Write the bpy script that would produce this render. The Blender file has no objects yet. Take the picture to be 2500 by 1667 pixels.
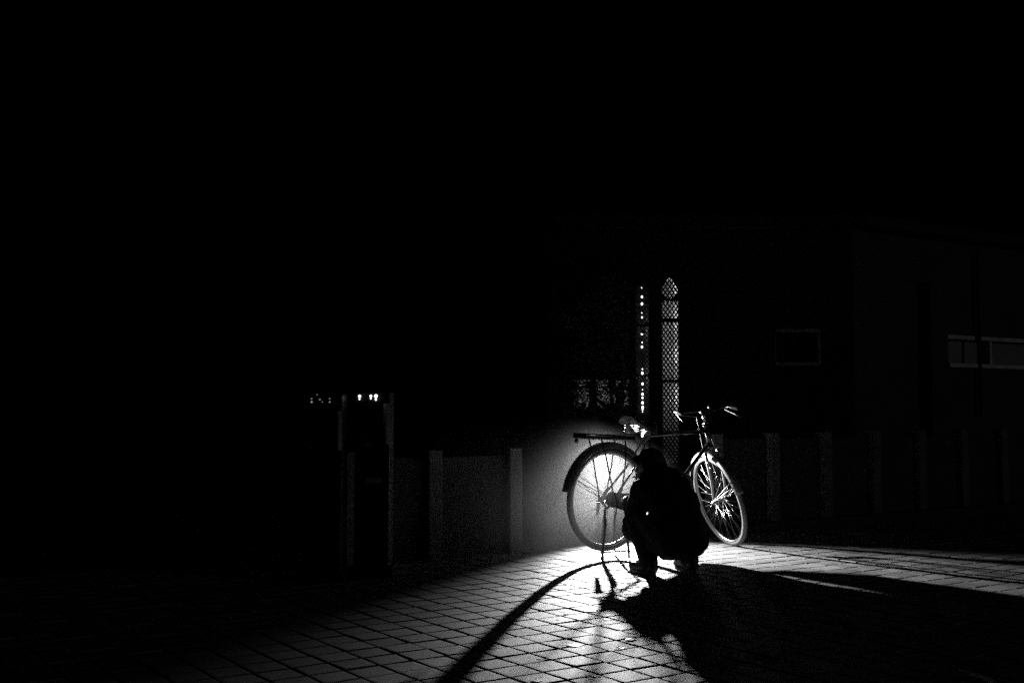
import bpy, bmesh, math, random
from mathutils import Vector, Matrix, Euler, noise

random.seed(7)
PI = math.pi
sc = bpy.context.scene
COL = sc.collection

# ------------------------------------------------------------------ camera
F_PX, PITCH, CAM_H = 2786.0, 0.0579, 1.02          # focal length in px of a 2500 px wide frame
cam_data = bpy.data.cameras.new('camera')
cam_data.sensor_width = 36.0
cam_data.lens = 36.0 * F_PX / 2500.0
cam_data.clip_end = 2000.0
cam_data.clip_start = 0.05
cam = bpy.data.objects.new('camera', cam_data)
COL.objects.link(cam)
cam.location = (0, 0, CAM_H)
cam.rotation_euler = (PI / 2 + PITCH, 0, 0)
sc.camera = cam

# ------------------------------------------------------------------ night sky and moonlight
FILL_EL, FILL_AZ = math.radians(6.0), math.radians(-24.0)   # from behind the camera, to the right
world = bpy.data.worlds.new('World')
sc.world = world
world.use_nodes = True
wn = world.node_tree
bg = wn.nodes['Background']
sky = wn.nodes.new('ShaderNodeTexSky')
sky.sky_type = 'NISHITA'
sky.sun_disc = False
sky.sun_elevation = FILL_EL
sky.sun_rotation = math.radians(90) - FILL_AZ
sat = wn.nodes.new('ShaderNodeHueSaturation')
sat.inputs['Saturation'].default_value = 0.0
wn.links.new(sky.outputs['Color'], sat.inputs['Color'])
wn.links.new(sat.outputs['Color'], bg.inputs['Color'])
bg.inputs['Strength'].default_value = 0.00003
fill_sun = bpy.data.lights.new('fill', 'SUN')  # weak unseen sun, added to lift walls, posts and window frames
fill_sun.energy = 0.045
fill_sun.angle = math.radians(4)
fill_o = bpy.data.objects.new('fill', fill_sun)
COL.objects.link(fill_o)
md = Vector((math.cos(FILL_EL) * math.cos(FILL_AZ), math.cos(FILL_EL) * math.sin(FILL_AZ), math.sin(FILL_EL)))
fill_o.rotation_euler = (-md).to_track_quat('-Z', 'Y').to_euler()
fill_o.location = md * 30

# ------------------------------------------------------------------ exposure and sampling
sc.view_settings.view_transform = 'Standard'
sc.view_settings.look = 'None'
sc.view_settings.exposure = 0.0
sc.view_settings.gamma = 1.0
sc.cycles.use_denoising = False
sc.cycles.use_adaptive_sampling = True
sc.cycles.adaptive_threshold = 0.01
sc.cycles.volume_bounces = 1
sc.cycles.max_bounces = 6
sc.cycles.volume_step_rate = 1.0
sc.cycles.sample_clamp_indirect = 0.3

LAMP = Vector((0.70, 9.25, 0.69))       # the lamp standing in the gateway behind the bicycle
LAMP_POWER = 1100.0


# ------------------------------------------------------------------ pixel <-> place helpers
def ray(u, v):
    x, z = (u - 1250.0) / F_PX, -(v - 833.5) / F_PX
    c, s = math.cos(PITCH), math.sin(PITCH)
    return Vector((x, c - s * z, s + c * z))


def pt(u, v, Y):
    d = ray(u, v)
    return Vector((0, 0, CAM_H)) + d * (Y / d.y)


def gp(u, v, z=0.0):
    d = ray(u, v)
    return Vector((0, 0, CAM_H)) + d * ((z - CAM_H) / d.z)


# ------------------------------------------------------------------ materials
def mat(name, base=0.5, rough=0.6, metal=0.0, var=0.0, scale=20.0, bump=0.0, bscale=60.0, spec=0.5,
        translucent=0.0, emit=0.0, coat=0.0):
    m = bpy.data.materials.new(name)
    m.use_nodes = True
    nt = m.node_tree
    b = nt.nodes['Principled BSDF']
    b.inputs['Base Color'].default_value = (base, base, base, 1)
    b.inputs['Roughness'].default_value = rough
    b.inputs['Metallic'].default_value = metal
    b.inputs['Specular IOR Level'].default_value = spec
    b.inputs['Coat Weight'].default_value = coat
    tc = nt.nodes.new('ShaderNodeTexCoord')
    if var > 0:
        n = nt.nodes.new('ShaderNodeTexNoise')
        n.inputs['Scale'].default_value = scale
        n.inputs['Detail'].default_value = 8
        n.inputs['Roughness'].default_value = 0.65
        nt.links.new(tc.outputs['Object'], n.inputs['Vector'])
        r = nt.nodes.new('ShaderNodeMapRange')
        r.inputs['From Min'].default_value = 0.3
        r.inputs['From Max'].default_value = 0.7
        r.inputs['To Min'].default_value = base * (1 - var)
        r.inputs['To Max'].default_value = base * (1 + var)
        nt.links.new(n.outputs['Fac'], r.inputs['Value'])
        nt.links.new(r.outputs['Result'], b.inputs['Base Color'])
    if bump > 0:
        n2 = nt.nodes.new('ShaderNodeTexNoise')
        n2.inputs['Scale'].default_value = bscale
        n2.inputs['Detail'].default_value = 6
        nt.links.new(tc.outputs['Object'], n2.inputs['Vector'])
        bp = nt.nodes.new('ShaderNodeBump')
        bp.inputs['Strength'].default_value = bump
        bp.inputs['Distance'].default_value = 0.01
        nt.links.new(n2.outputs['Fac'], bp.inputs['Height'])
        nt.links.new(bp.outputs['Normal'], b.inputs['Normal'])
    if emit > 0:
        b.inputs['Emission Color'].default_value = (1, 1, 1, 1)
        b.inputs['Emission Strength'].default_value = emit
    if translucent > 0:
        t = nt.nodes.new('ShaderNodeBsdfTranslucent')
        t.inputs['Color'].default_value = (base, base, base, 1)
        mx = nt.nodes.new('ShaderNodeMixShader')
        mx.inputs['Fac'].default_value = translucent
        nt.links.new(b.outputs['BSDF'], mx.inputs[1])
        nt.links.new(t.outputs['BSDF'], mx.inputs[2])
        nt.links.new(mx.outputs['Shader'], nt.nodes['Material Output'].inputs['Surface'])
    return m


def paver_material():
    m = mat('paver_concrete', 0.2, 0.62)
    nt = m.node_tree
    b = nt.nodes['Principled BSDF']
    geo = nt.nodes.new('ShaderNodeNewGeometry')
    oi = nt.nodes.new('ShaderNodeObjectInfo')

    def nz(scale, detail=6, rough=0.6):
        n = nt.nodes.new('ShaderNodeTexNoise')
        n.inputs['Scale'].default_value = scale
        n.inputs['Detail'].default_value = detail
        n.inputs['Roughness'].default_value = rough
        nt.links.new(geo.outputs['Position'], n.inputs['Vector'])
        return n.outputs['Fac']

    def mr(src, a, c, lo, hi):
        r = nt.nodes.new('ShaderNodeMapRange')
        r.inputs['From Min'].default_value = a
        r.inputs['From Max'].default_value = c
        r.inputs['To Min'].default_value = lo
        r.inputs['To Max'].default_value = hi
        nt.links.new(src, r.inputs['Value'])
        return r.outputs['Result']

    def mul(a, c):
        k = nt.nodes.new('ShaderNodeMath')
        k.operation = 'MULTIPLY'
        for i, s in enumerate((a, c)):
            if isinstance(s, float):
                k.inputs[i].default_value = s
            else:
                nt.links.new(s, k.inputs[i])
        return k.outputs[0]

    cloud = mr(nz(4.0), 0.3, 0.7, 0.5, 1.3)           # broad patches of wear
    grit = mr(nz(230.0, 3, 0.8), 0.3, 0.7, 0.55, 1.4)   # exposed sand grains
    mid = mr(nz(40.0), 0.3, 0.7, 0.85, 1.15)
    per = mr(oi.outputs['Random'], 0, 1, 0.7, 1.2)     # no two slabs alike
    c = mul(mul(mul(cloud, grit), mul(mid, per)), 0.2)
    nt.links.new(c, b.inputs['Base Color'])
    bp = nt.nodes.new('ShaderNodeBump')
    bp.inputs['Strength'].default_value = 0.55
    bp.inputs['Distance'].default_value = 0.004
    nt.links.new(nz(150.0, 5, 0.75), bp.inputs['Height'])
    nt.links.new(bp.outputs['Normal'], b.inputs['Normal'])
    b.inputs['Specular IOR Level'].default_value = 0.38
    return m


M = {}
M['paver'] = paver_material()
M['sand'] = mat('joint_sand', 0.03, 0.95, var=0.5, scale=60, bump=0.6, bscale=120, spec=0.1)
M['asphalt'] = mat('dark_ground', 0.03, 0.9, var=0.4, scale=12, bump=0.4, spec=0.2)
M['soil'] = mat('soil', 0.025, 0.95, var=0.5, scale=18, bump=0.8, bscale=30, spec=0.1)
M['post'] = mat('grey_post_paint', 0.09, 0.8, var=0.45, scale=6, bump=0.3, bscale=40)
M['fence_dark'] = mat('dark_fence_panel', 0.012, 0.8, var=0.3, scale=7, bump=0.3)
M['black_paint'] = mat('black_enamel', 0.012, 0.28, var=0.3, scale=30, coat=0.5)
M['fender'] = mat('fender_enamel', 0.10, 0.35, var=0.15, scale=40, coat=0.3)
M['chrome'] = mat('chrome', 0.75, 0.22, metal=1.0, var=0.15, scale=50)
M['steel'] = mat('dull_steel', 0.6, 0.38, metal=1.0, var=0.25, scale=60)
M['spoke'] = mat('spoke_steel', 0.32, 0.35, metal=0.8, var=0.1, scale=40)
M['rubber'] = mat('tyre_rubber', 0.07, 0.75, var=0.3, scale=60, bump=0.3, bscale=200)
M['bar'] = mat('tarnished_bar', 0.04, 0.42, metal=1.0, var=0.4, scale=60)
M['leather'] = mat('saddle_leather', 0.012, 0.5, var=0.4, scale=40, bump=0.3)
M['grip'] = mat('grip_rubber', 0.006, 0.9, var=0.2, spec=0.05)
M['coat'] = mat('dark_coat_cloth', 0.022, 0.92, var=0.35, scale=25, bump=0.35, bscale=90, spec=0.15)
M['trouser'] = mat('dark_trouser_cloth', 0.025, 0.92, var=0.3, scale=30, bump=0.3, bscale=120, spec=0.15)
M['skin'] = mat('skin', 0.42, 0.55, var=0.12, scale=30)
M['hair'] = mat('dark_hair', 0.012, 0.5, var=0.4, scale=80, bump=0.6, bscale=160)
M['shoe'] = mat('shoe_leather', 0.02, 0.45, var=0.3, scale=30)
M['facade'] = mat('render_wall_shaded', 0.006, 0.9, var=0.3, scale=2.5, bump=0.3, bscale=20)  # front face of the building, its shade put into the colour
M['facade_side'] = mat('render_wall_lit', 0.035, 0.9, var=0.35, scale=1.6, bump=0.3, bscale=18)  # side face of the same building, painted lighter where it is lit
M['window_paint'] = mat('white_window_paint', 0.6, 0.7, var=0.35, scale=7)
M['window_paint_dim'] = mat('window_paint_shaded', 0.3, 0.8, var=0.4, scale=7)  # dimmer copy for the front window, weaker light put into the colour
M['dark_glass'] = mat('dark_glass', 0.02, 0.15, var=0.2, scale=4, spec=0.6)
M['dusty_glass'] = mat('dusty_glass', 0.17, 0.5, var=0.3, scale=6, spec=0.4)
M['lattice'] = mat('dark_lattice', 0.02, 0.8, var=0.3, scale=20)
M['plaster'] = mat('pale_plaster', 0.6, 0.9, var=0.2, scale=9)
M['bulb'] = mat('lit_bulb', 0.9, 0.3, emit=2.5)
M['string_bulb'] = mat('string_bulb', 0.9, 0.3, emit=4.0)
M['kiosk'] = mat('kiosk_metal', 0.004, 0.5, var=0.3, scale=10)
M['kiosk_lit_edge'] = mat('kiosk_lit_side', 0.2, 0.6, var=0.3, scale=14)  # paler than the cabinet: lamplight on its side, as colour
M['mark'] = mat('faded_print', 0.22, 0.8, var=0.5, scale=60)
M['bark'] = mat('bark', 0.035, 0.9, var=0.4, scale=20, bump=0.8, bscale=40)
M['leaf'] = mat('dark_leaf', 0.05, 0.6, var=0.3, scale=6, translucent=0.25)
M['litter'] = mat('wet_pale_leaf', 0.8, 0.36, var=0.1, scale=30, spec=1.0, coat=1.0, translucent=0.1)
M['litter_dull'] = mat('dry_dull_leaf', 0.5, 0.55, var=0.25, scale=40, spec=0.7, translucent=0.15)
M['window_glow'] = mat('lit_window_pane', 0.6, 0.5, emit=0.12)
M['roof'] = mat('roof_edge', 0.012, 0.9, var=0.3, scale=5)


# ------------------------------------------------------------------ mesh builder
class MB:
    def __init__(self):
        self.v, self.f = [], []

    def add(self, verts, faces):
        o = len(self.v)
        self.v += [Vector(p) for p in verts]
        self.f += [tuple(i + o for i in fc) for fc in faces]
        return self

    def box(self, c, s, rot=None):
        c = Vector(c)
        hx, hy, hz = s[0] / 2, s[1] / 2, s[2] / 2
        vs = [Vector((x, y, z)) for x in (-hx, hx) for y in (-hy, hy) for z in (-hz, hz)]
        if rot is not None:
            vs = [rot @ p for p in vs]
        return self.add([p + c for p in vs],
                        [(0, 1, 3, 2), (4, 6, 7, 5), (0, 4, 5, 1), (2, 3, 7, 6), (0, 2, 6, 4), (1, 5, 7, 3)])

    def bbox(self, c, s, bev, rot=None):
        """box with bevelled edges"""
        bm = bmesh.new()
        bmesh.ops.create_cube(bm, size=1)
        bmesh.ops.scale(bm, vec=s, verts=bm.verts)
        bmesh.ops.bevel(bm, geom=bm.edges[:], offset=bev, segments=2, affect='EDGES', profile=0.6)
        bm.verts.index_update()
        c = Vector(c)
        vs = [(rot @ p.co if rot is not None else p.co.copy()) + c for p in bm.verts]
        fs = [[q.index for q in fc.verts] for fc in bm.faces]
        bm.free()
        return self.add(vs, fs)

    def tube(self, pts, r, n=10, closed=False, cap=True):
        pts = [Vector(p) for p in pts]
        N = len(pts)
        rs = list(r) if isinstance(r, (list, tuple)) else [r] * N
        t0 = (pts[1] - pts[0]).normalized()
        ref = Vector((0, 0, 1)) if abs(t0.z) < 0.9 else Vector((1, 0, 0))
        u = t0.cross(ref).normalized()
        vs = []
        for i, p in enumerate(pts):
            if closed:
                t = (pts[(i + 1) % N] - pts[i - 1]).normalized()
            else:
                t = (pts[min(i + 1, N - 1)] - pts[max(i - 1, 0)]).normalized()
            u = (u - t * u.dot(t)).normalized()
            w = t.cross(u)
            for k in range(n):
                a = 2 * PI * k / n
                vs.append(p + (u * math.cos(a) + w * math.sin(a)) * rs[i])
        fs = []
        for i in range(N if closed else N - 1):
            for k in range(n):
                a, b2 = i * n + k, i * n + (k + 1) % n
                c, d = ((i + 1) % N) * n + (k + 1) % n, ((i + 1) % N) * n + k
                fs.append((a, b2, c, d))
        if cap and not closed:
            fs.append(tuple(range(n))[::-1])
            fs.append(tuple((N - 1) * n + k for k in range(n)))
        return self.add(vs, fs)

    def sphere(self, c, r, seg=12, rings=8, rot=None):
        c = Vector(c)
        rx, ry, rz = r if isinstance(r, (tuple, list)) else (r, r, r)
        vs = [Vector((0, 0, rz))]
        for i in range(1, rings):
            th = PI * i / rings
            for k in range(seg):
                a = 2 * PI * k / seg
                vs.append(Vector((rx * math.sin(th) * math.cos(a), ry * math.sin(th) * math.sin(a), rz * math.cos(th))))
        vs.append(Vector((0, 0, -rz)))
        fs = []
        for k in range(seg):
            fs.append((0, 1 + k, 1 + (k + 1) % seg))
            fs.append((len(vs) - 1, 1 + (rings - 2) * seg + (k + 1) % seg, 1 + (rings - 2) * seg + k))
        for i in range(rings - 2):
            for k in range(seg):
                a = 1 + i * seg + k
                b2 = 1 + i * seg + (k + 1) % seg
                fs.append((a, a + seg, b2 + seg, b2))
        if rot is not None:
            vs = [rot @ p for p in vs]
        return self.add([p + c for p in vs], fs)

    def capsule(self, a, b, ra, rb, n=14):
        a, b = Vector(a), Vector(b)
        self.sphere(a, ra, n, 9)
        self.sphere(b, rb, n, 9)
        if (b - a).length > 1e-5:
            self.tube([a, b], [ra, rb], n)
        return self

    def lathe(self, prof, axis_o, axis_d, n=20):
        """prof: list of (radius, height along axis)"""
        d = Vector(axis_d).normalized()
        ref = Vector((0, 0, 1)) if abs(d.z) < 0.9 else Vector((1, 0, 0))
        u = d.cross(ref).normalized()
        w = d.cross(u)
        o = Vector(axis_o)
        vs, fs = [], []
        for r, h in prof:
            for k in range(n):
                a = 2 * PI * k / n
                vs.append(o + d * h + (u * math.cos(a) + w * math.sin(a)) * max(r, 1e-5))
        for i in range(len(prof) - 1):
            for k in range(n):
                fs.append((i * n + k, i * n + (k + 1) % n, (i + 1) * n + (k + 1) % n, (i + 1) * n + k))
        fs.append(tuple(range(n))[::-1])
        fs.append(tuple((len(prof) - 1) * n + k for k in range(n)))
        return self.add(vs, fs)

    def mesh(self, name, m=None, smooth=False):
        me = bpy.data.meshes.new(name)
        me.from_pydata([tuple(p) for p in self.v], [], self.f)
        me.update()
        bm = bmesh.new()
        bm.from_mesh(me)
        bmesh.ops.recalc_face_normals(bm, faces=bm.faces[:])
        bm.to_mesh(me)
        bm.free()
        if m is not None:
            me.materials.append(m)
        if smooth:
            for p in me.polygons:
                p.use_smooth = True
        return me

    def build(self, name, m, parent=None, smooth=False):
        return link(name, self.mesh(name, m, smooth), parent)


def link(name, me, parent=None):
    o = bpy.data.objects.new(name, me)
    COL.objects.link(o)
    if parent is not None:
        o.parent = parent
    return o


def tag(o, label=None, cat=None, group=None, kind=None):
    if label:
        o['label'] = label
    if cat:
        o['category'] = cat
    if group:
        o['group'] = group
    if kind:
        o['kind'] = kind
    return o


def empty(name, loc=(0, 0, 0), rz=0.0):
    o = bpy.data.objects.new(name, None)
    COL.objects.link(o)
    o.empty_display_size = 0.1
    o.location = loc
    o.rotation_euler = (0, 0, rz)
    return o


# ==================================================================== ground and paving
TH = 0.597                                        # direction of the wall and of one set of joints
EA = Vector((math.cos(TH), math.sin(TH), 0))      # along the wall, right and away
EN = Vector((-math.sin(TH), math.cos(TH), 0))     # away from the camera, across the wall

g = MB()
g.add([(-150, -60, -0.03), (150, -60, -0.03), (150, 240, -0.03), (-150, 240, -0.03)], [(0, 1, 2, 3)])
tag(g.build('ground', M['asphalt']), kind='structure')

TILE = 0.1548
ORG = Vector((4.049 * TILE, 34.788 * TILE, 0))    # one joint crossing read from the photograph
wall0 = Vector((0, 8.16, 0))                      # foot of the wall at the middle of the picture


def wall_dist(p):                                 # metres in front of the wall line
    return -(p - wall0).dot(EN)


pave = MB()
cs = [ORG + EA * a * TILE - EN * b * TILE for a, b in ((-34, -22), (46, -22), (46, 44), (-34, 44))]
pave.add([(p.x, p.y, -0.012) for p in cs], [(0, 1, 2, 3)])
pavement = tag(pave.build('pavement', M['sand']), kind='structure')

GAP = 0.0092


def slab_mesh(seed):
    """one concrete paver: worn, slightly bulged top and rounded arrises (about 42 triangles)"""
    rnd = random.Random(seed)
    h = TILE / 2 - GAP / 2
    levels = [(h, -0.011), (h, -0.0028), (h - 0.0035, -0.0006), (h - 0.014, 0.0)]
    vs, fs = [], []
    chips = [rnd.uniform(-0.0013, 0.0013) for _ in range(4)]
    wob = [rnd.uniform(-0.0016, 0.0016) for _ in range(4)]
    cut = rnd.randrange(4) if rnd.random() < 0.55 else -1
    for li, (e, z) in enumerate(levels):
        for k, (sx, sy) in enumerate(((-1, -1), (1, -1), (1, 1), (-1, 1))):
            ee = e + chips[k] - (rnd.uniform(0.003, 0.008) if k == cut and li > 0 else 0)
            vs.append((sx * ee + wob[k], sy * ee - wob[(k + 1) % 4], z))
    for li in range(3):
        for k in range(4):
            fs.append((li * 4 + k, li * 4 + (k + 1) % 4, (li + 1) * 4 + (k + 1) % 4, (li + 1) * 4 + k))
    fs.append((12, 13, 14, 15))
    return vs, fs


slab_variants = []
for s in range(14):
    vs, fs = slab_mesh(s + 40)
    mb = MB()
    mb.add(vs, fs)
    slab_variants.append((vs, fs, mb.mesh('slab', M['paver'])))


def to_px(p):
    c, s = math.cos(PITCH), math.sin(PITCH)
    z = p.z - CAM_H
    d = p.y * c + z * s
    return 1250 + F_PX * p.x / d, 833.5 - F_PX * (-p.y * s + z * c) / d


cells = []
for a in range(-34, 46):
    for b in range(-22, 44):
        c = ORG + EA * (a + 0.5) * TILE - EN * (b + 0.5) * TILE
        if c.y < 3.2:
            continue
        u, v = to_px(c)
        seen = -60 < u < 2560 and v < 1720
        # the lit floor between gateway and camera shows largest
        lit = 860 < u < 2480 and v < 1690 and wall_dist(c) > 0.3
        if u > 1700 and v > 1440 or (u < 1180 and v > 1600) or (u < 960 and v < 1430) or (u > 1600 and v > 1560):
            lit = False
        cells.append((0 if (lit and seen) else 1, -v, a, b, c))
cells.sort(key=lambda t: (t[0], t[1]))
rest = MB()
for i, (k, _, a, b, c) in enumerate(cells):
    rnd = random.Random(a * 977 + b * 131)
    vs, fs, me = slab_variants[rnd.randrange(len(slab_variants))]
    q = rnd.randrange(4)
    tilt = Euler((rnd.gauss(0, 0.0065), rnd.gauss(0, 0.0065), TH + q * PI / 2 + rnd.gauss(0, 0.006)))
    loc = c + Vector((rnd.gauss(0, 0.0007), rnd.gauss(0, 0.0007), rnd.gauss(0, 0.0009)))
    if k == 0 and i < 300:
        o = link('slab', me, pavement)
        o.location = loc
        o.rotation_euler = tilt
    else:
        mt = tilt.to_matrix()
        rest.add([mt @ Vector(p) + loc for p in vs], fs)
o = rest.build('slab_field', M['paver'], pavement)
tag(o, kind='stuff')

# ==================================================================== low wall with pale posts
STEP = 0.658


def low_wall(k0, k1, z0, hgt, label):
    base = wall0 + EA * (k0 * STEP)
    root = empty('low_wall', (base.x, base.y, 0), TH)
    tag(root, label, 'wall')
    L = (k1 - k0) * STEP
    if z0 > 0:
        MB().bbox((L / 2, 0.02, z0 / 2 - 0.02), (L + 0.3, 0.3, z0 + 0.04), 0.012).build('plinth', M['fence_dark'], root)
    pm = MB().bbox((0, 0, 0), (0.107, 0.11, hgt), 0.008).mesh('post', M['post'])
    for k in range(k1 - k0 + 1):
        o = link('post', pm, root)
        o.location = (k * STEP, 0, z0 + hgt / 2 - 0.01)
        o.rotation_euler = (random.gauss(0, 0.004), random.gauss(0, 0.006), 0)
    pw = STEP - 0.107 - 0.006
    pmesh = MB().bbox((0, 0, 0), (pw, 0.05, hgt - 0.05), 0.006).mesh('panel', M['fence_dark'])
    for k in range(k1 - k0):
        o = link('panel', pmesh, root)
        o.location = ((k + 0.5) * STEP, 0.02, z0 + (hgt - 0.05) / 2 - 0.01)
    return root


low_wall(-2, 0, 0.0, 0.745, 'dark low wall with pale posts left of the rear wheel')
low_wall(3, 13, 0.075, 0.745, 'dark low wall with pale posts running off behind the front wheel')

# ==================================================================== building behind
BY = 13.0
corner = pt(2088, 995, BY)
corner.z = 0
xl = pt(1335, 995, BY).x
ztop = pt(2088, 556, BY).z


def facade_with_holes(mb, o, dx, L, H, holes, depth=0.3):
    """wall in the plane o + dx*s, z up, with rectangular holes (s0,s1,z0,z1); reveal goes to the back"""
    back = Vector((-dx.y, dx.x, 0))
    ss = sorted({0.0, L, *[h[0] for h in holes], *[h[1] for h in holes]})
    zs = sorted({0.0, H, *[h[2] for h in holes], *[h[3] for h in holes]})
    P = lambda s, z, d=0.0: o + dx * s + Vector((0, 0, z)) + back * d
    for i in range(len(ss) - 1):
        for j in range(len(zs) - 1):
            sm, zm = (ss[i] + ss[i + 1]) / 2, (zs[j] + zs[j + 1]) / 2
            if any(h[0] < sm < h[1] and h[2] < zm < h[3] for h in holes):
                continue
            mb.add([P(ss[i], zs[j]), P(ss[i + 1], zs[j]), P(ss[i + 1], zs[j + 1]), P(ss[i], zs[j + 1])], [(0, 1, 2, 3)])
    for s0, s1, z0, z1 in holes:
        a = [P(s0, z0), P(s1, z0), P(s1, z1), P(s0, z1)]
        b = [P(s0, z0, depth), P(s1, z0, depth), P(s1, z1, depth), P(s0, z1, depth)]
        for k in range(4):
            mb.add([a[k], a[(k + 1) % 4], b[(k + 1) % 4], b[k]], [(0, 1, 2, 3)])


bl = empty('building', (corner.x, corner.y, 0))
tag(bl, 'dark two-faced building behind the wall with lattice slits and windows', 'building')
inv = Matrix.Translation(-bl.location)


def brect(u0, u1, v0, v1):                         # rectangle on the frontal face
    a, b = pt(u0, v1, BY), pt(u1, v0, BY)
    return a.x - xl, b.x - xl, a.z, b.z


XD = Vector((1, 0, 0))
fo = Vector((xl, BY, 0))
slitR = brect(1619, 1655, 678, 1128)
slitL = brect(1553, 1583, 694, 1040)
win_lit = brect(1394, 1546, 918, 1006)
win_front = brect(1893, 2002, 803, 893)
mb = MB()
facade_with_holes(mb, fo, XD, corner.x - xl, ztop, [slitR, slitL, win_lit, win_front], 0.28)
mb.v = [inv @ p for p in mb.v]
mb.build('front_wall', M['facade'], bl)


# right face, running along the same direction as the low wall
def on_side(u, v):
    d = ray(u, v)
    n = EN
    C = Vector((0, 0, CAM_H))
    t = (corner - C).dot(n) / d.dot(n)
    p = C + d * t
    return (p - corner).dot(EA), p.z


sL = 9.0
s_w0, z_wt = on_side(2314, 817)
_, z_wb = on_side(2314, 896)
s_mull, _ = on_side(2417, 860)
s_d0, z_dt = on_side(2238, 690)
s_d1, _ = on_side(2270, 690)
s_w1 = s_mull + (s_mull - s_w0) * 1.25
mb = MB()
facade_with_holes(mb, corner.copy(), EA, sL, ztop, [(s_w0, s_w1, z_wb, z_wt), (s_d0, s_d1, 0.05, z_dt)], 0.25)
mb.v = [inv @ p for p in mb.v]
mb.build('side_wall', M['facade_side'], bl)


def Sd(s, z, d=0.0):                                # point on the side face, d to the inside
    return corner + EA * s + Vector((0, 0, z)) + EN * d - bl.location


rotS = Matrix.Rotation(TH, 3, 'Z')
# roof edge
mb = MB()
mb.bbox(Sd(sL / 2, ztop + 0.06, -0.08), (sL + 0.1, 0.3, 0.12), 0.01, rotS)
mb.bbox(Vector(((xl + corner.x) / 2, BY - 0.06, ztop + 0.06)) - bl.location, (corner.x - xl - 0.12, 0.3, 0.118), 0.01)
mb.build('roof_edge', M['roof'], bl)
# body behind, so the building has depth
mb = MB()
mb.box(Vector(((xl + corner.x) / 2 - 0.2, BY + 2.2, ztop / 2)) - bl.location, (corner.x - xl - 0.6, 3.2, ztop - 0.1))
mb.box(Sd(sL / 2, ztop / 2, 1.9), (sL - 0.3, 3.0, ztop - 0.14), rotS)
mb.build('core', M['facade'], bl)

# side window
wf = MB()
fw = 0.05
ws, we = s_w0, s_w1
wf.bbox(Sd((ws + we) / 2, z_wt - fw / 2, 0.03), (we - ws + 0.06, 0.10, fw), 0.005, rotS)
wf.bbox(Sd((ws + we) / 2, z_wb + fw / 2, 0.02), (we - ws + 0.06, 0.13, fw), 0.005, rotS)
win = wf.build('window', M['window_paint'], bl)
MB().bbox(Sd(s_mull + 0.02, (z_wt + z_wb) / 2, 0.05), (0.05, 0.10, z_wt - z_wb - 2 * fw - 0.004), 0.004, rotS).build('mullion', M['window_paint'], win)
MB().bbox(Sd(we - 0.03, (z_wt + z_wb) / 2, 0.05), (0.05, 0.10, z_wt - z_wb - 2 * fw - 0.004), 0.004, rotS).build('mullion', M['window_paint'], win)
for a, b in ((ws, s_mull - 0.10), (s_mull + 0.05, we - 0.06)):
    MB().box(Sd((a + b) / 2, (z_wt + z_wb) / 2, 0.12), (b - a, 0.01, z_wt - z_wb - 2 * fw), rotS).build('pane', M['dusty_glass'], win)
MB().box(Sd(s_mull - 0.055, (z_wt + z_wb) / 2, 0.11), (0.085, 0.02, z_wt - z_wb - 2 * fw), rotS).build('dark_stile', M['lattice'], win)
# narrow door with a pale handle
dr = MB().box(Sd((s_d0 + s_d1) / 2, z_dt / 2 + 0.02, 0.2), (s_d1 - s_d0 - 0.01, 0.03, z_dt - 0.06), rotS).build('door', M['lattice'], bl)
s_h, z_h = on_side(2253, 882)
MB().bbox(Sd(s_h, z_h, 0.16), (0.02, 0.03, 0.1), 0.004, rotS).build('handle', M['window_paint'], dr)
# faint rain pipe on the side wall
s_p, zp0 = on_side(2381, 780)
_, zp1 = on_side(2381, 700)
MB().tube([Sd(s_p, 0.9, -0.05), Sd(s_p, ztop - 0.1, -0.05)], 0.025, 8).build('rain_pipe', M['facade_side'], bl)

# front-face window, painted dimmer for less light: frame open to the left in the dark
s0, s1, z0, z1 = win_front
O = fo - bl.location
wf = MB()
wf.bbox(O + Vector(((s0 + s1) / 2, 0.03, z1 - 0.02)), (s1 - s0, 0.08, 0.04), 0.004)
wf.bbox(O + Vector(((s0 + s1) / 2, 0.03, z0 + 0.02)), (s1 - s0, 0.08, 0.04), 0.004)
wf.bbox(O + Vector((s1 - 0.012, 0.03, (z0 + z1) / 2)), (0.024, 0.078, z1 - z0 - 0.08), 0.003)
wf.bbox(O + Vector((s0 + 0.012, 0.09, (z0 + z1) / 2)), (0.024, 0.06, z1 - z0 - 0.08), 0.003)
w2 = wf.build('window', M['window_paint_dim'], bl)
MB().box(O + Vector(((s0 + s1) / 2, 0.1, (z0 + z1) / 2)), (s1 - s0 - 0.05, 0.01, z1 - z0 - 0.08)).build('pane', M['dark_glass'], w2)

# lit window seen through the tree
s0, s1, z0, z1 = win_lit
wf = MB()
for zz, hh in ((z1 - 0.02, 0.04), (z0 + 0.02, 0.04), (pt(1450, 945, BY).z, 0.018)):
    wf.bbox(O + Vector(((s0 + s1) / 2, 0.10, zz)), (s1 - s0, 0.07, hh), 0.004)
for f in (0.0, 0.34, 0.67, 1.0):
    wf.bbox(O + Vector((s0 + 0.02 + f * (s1 - s0 - 0.04), 0.105, (z0 + z1) / 2)), (0.03, 0.06, z1 - z0 - 0.08), 0.004)
w3 = wf.build('window', M['lattice'], bl)
MB().box(O + Vector(((s0 + s1) / 2, 0.17, (z0 + z1) / 2)), (s1 - s0 - 0.03, 0.012, z1 - z0 - 0.03)).build('pane', M['window_glow'], w3)


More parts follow.
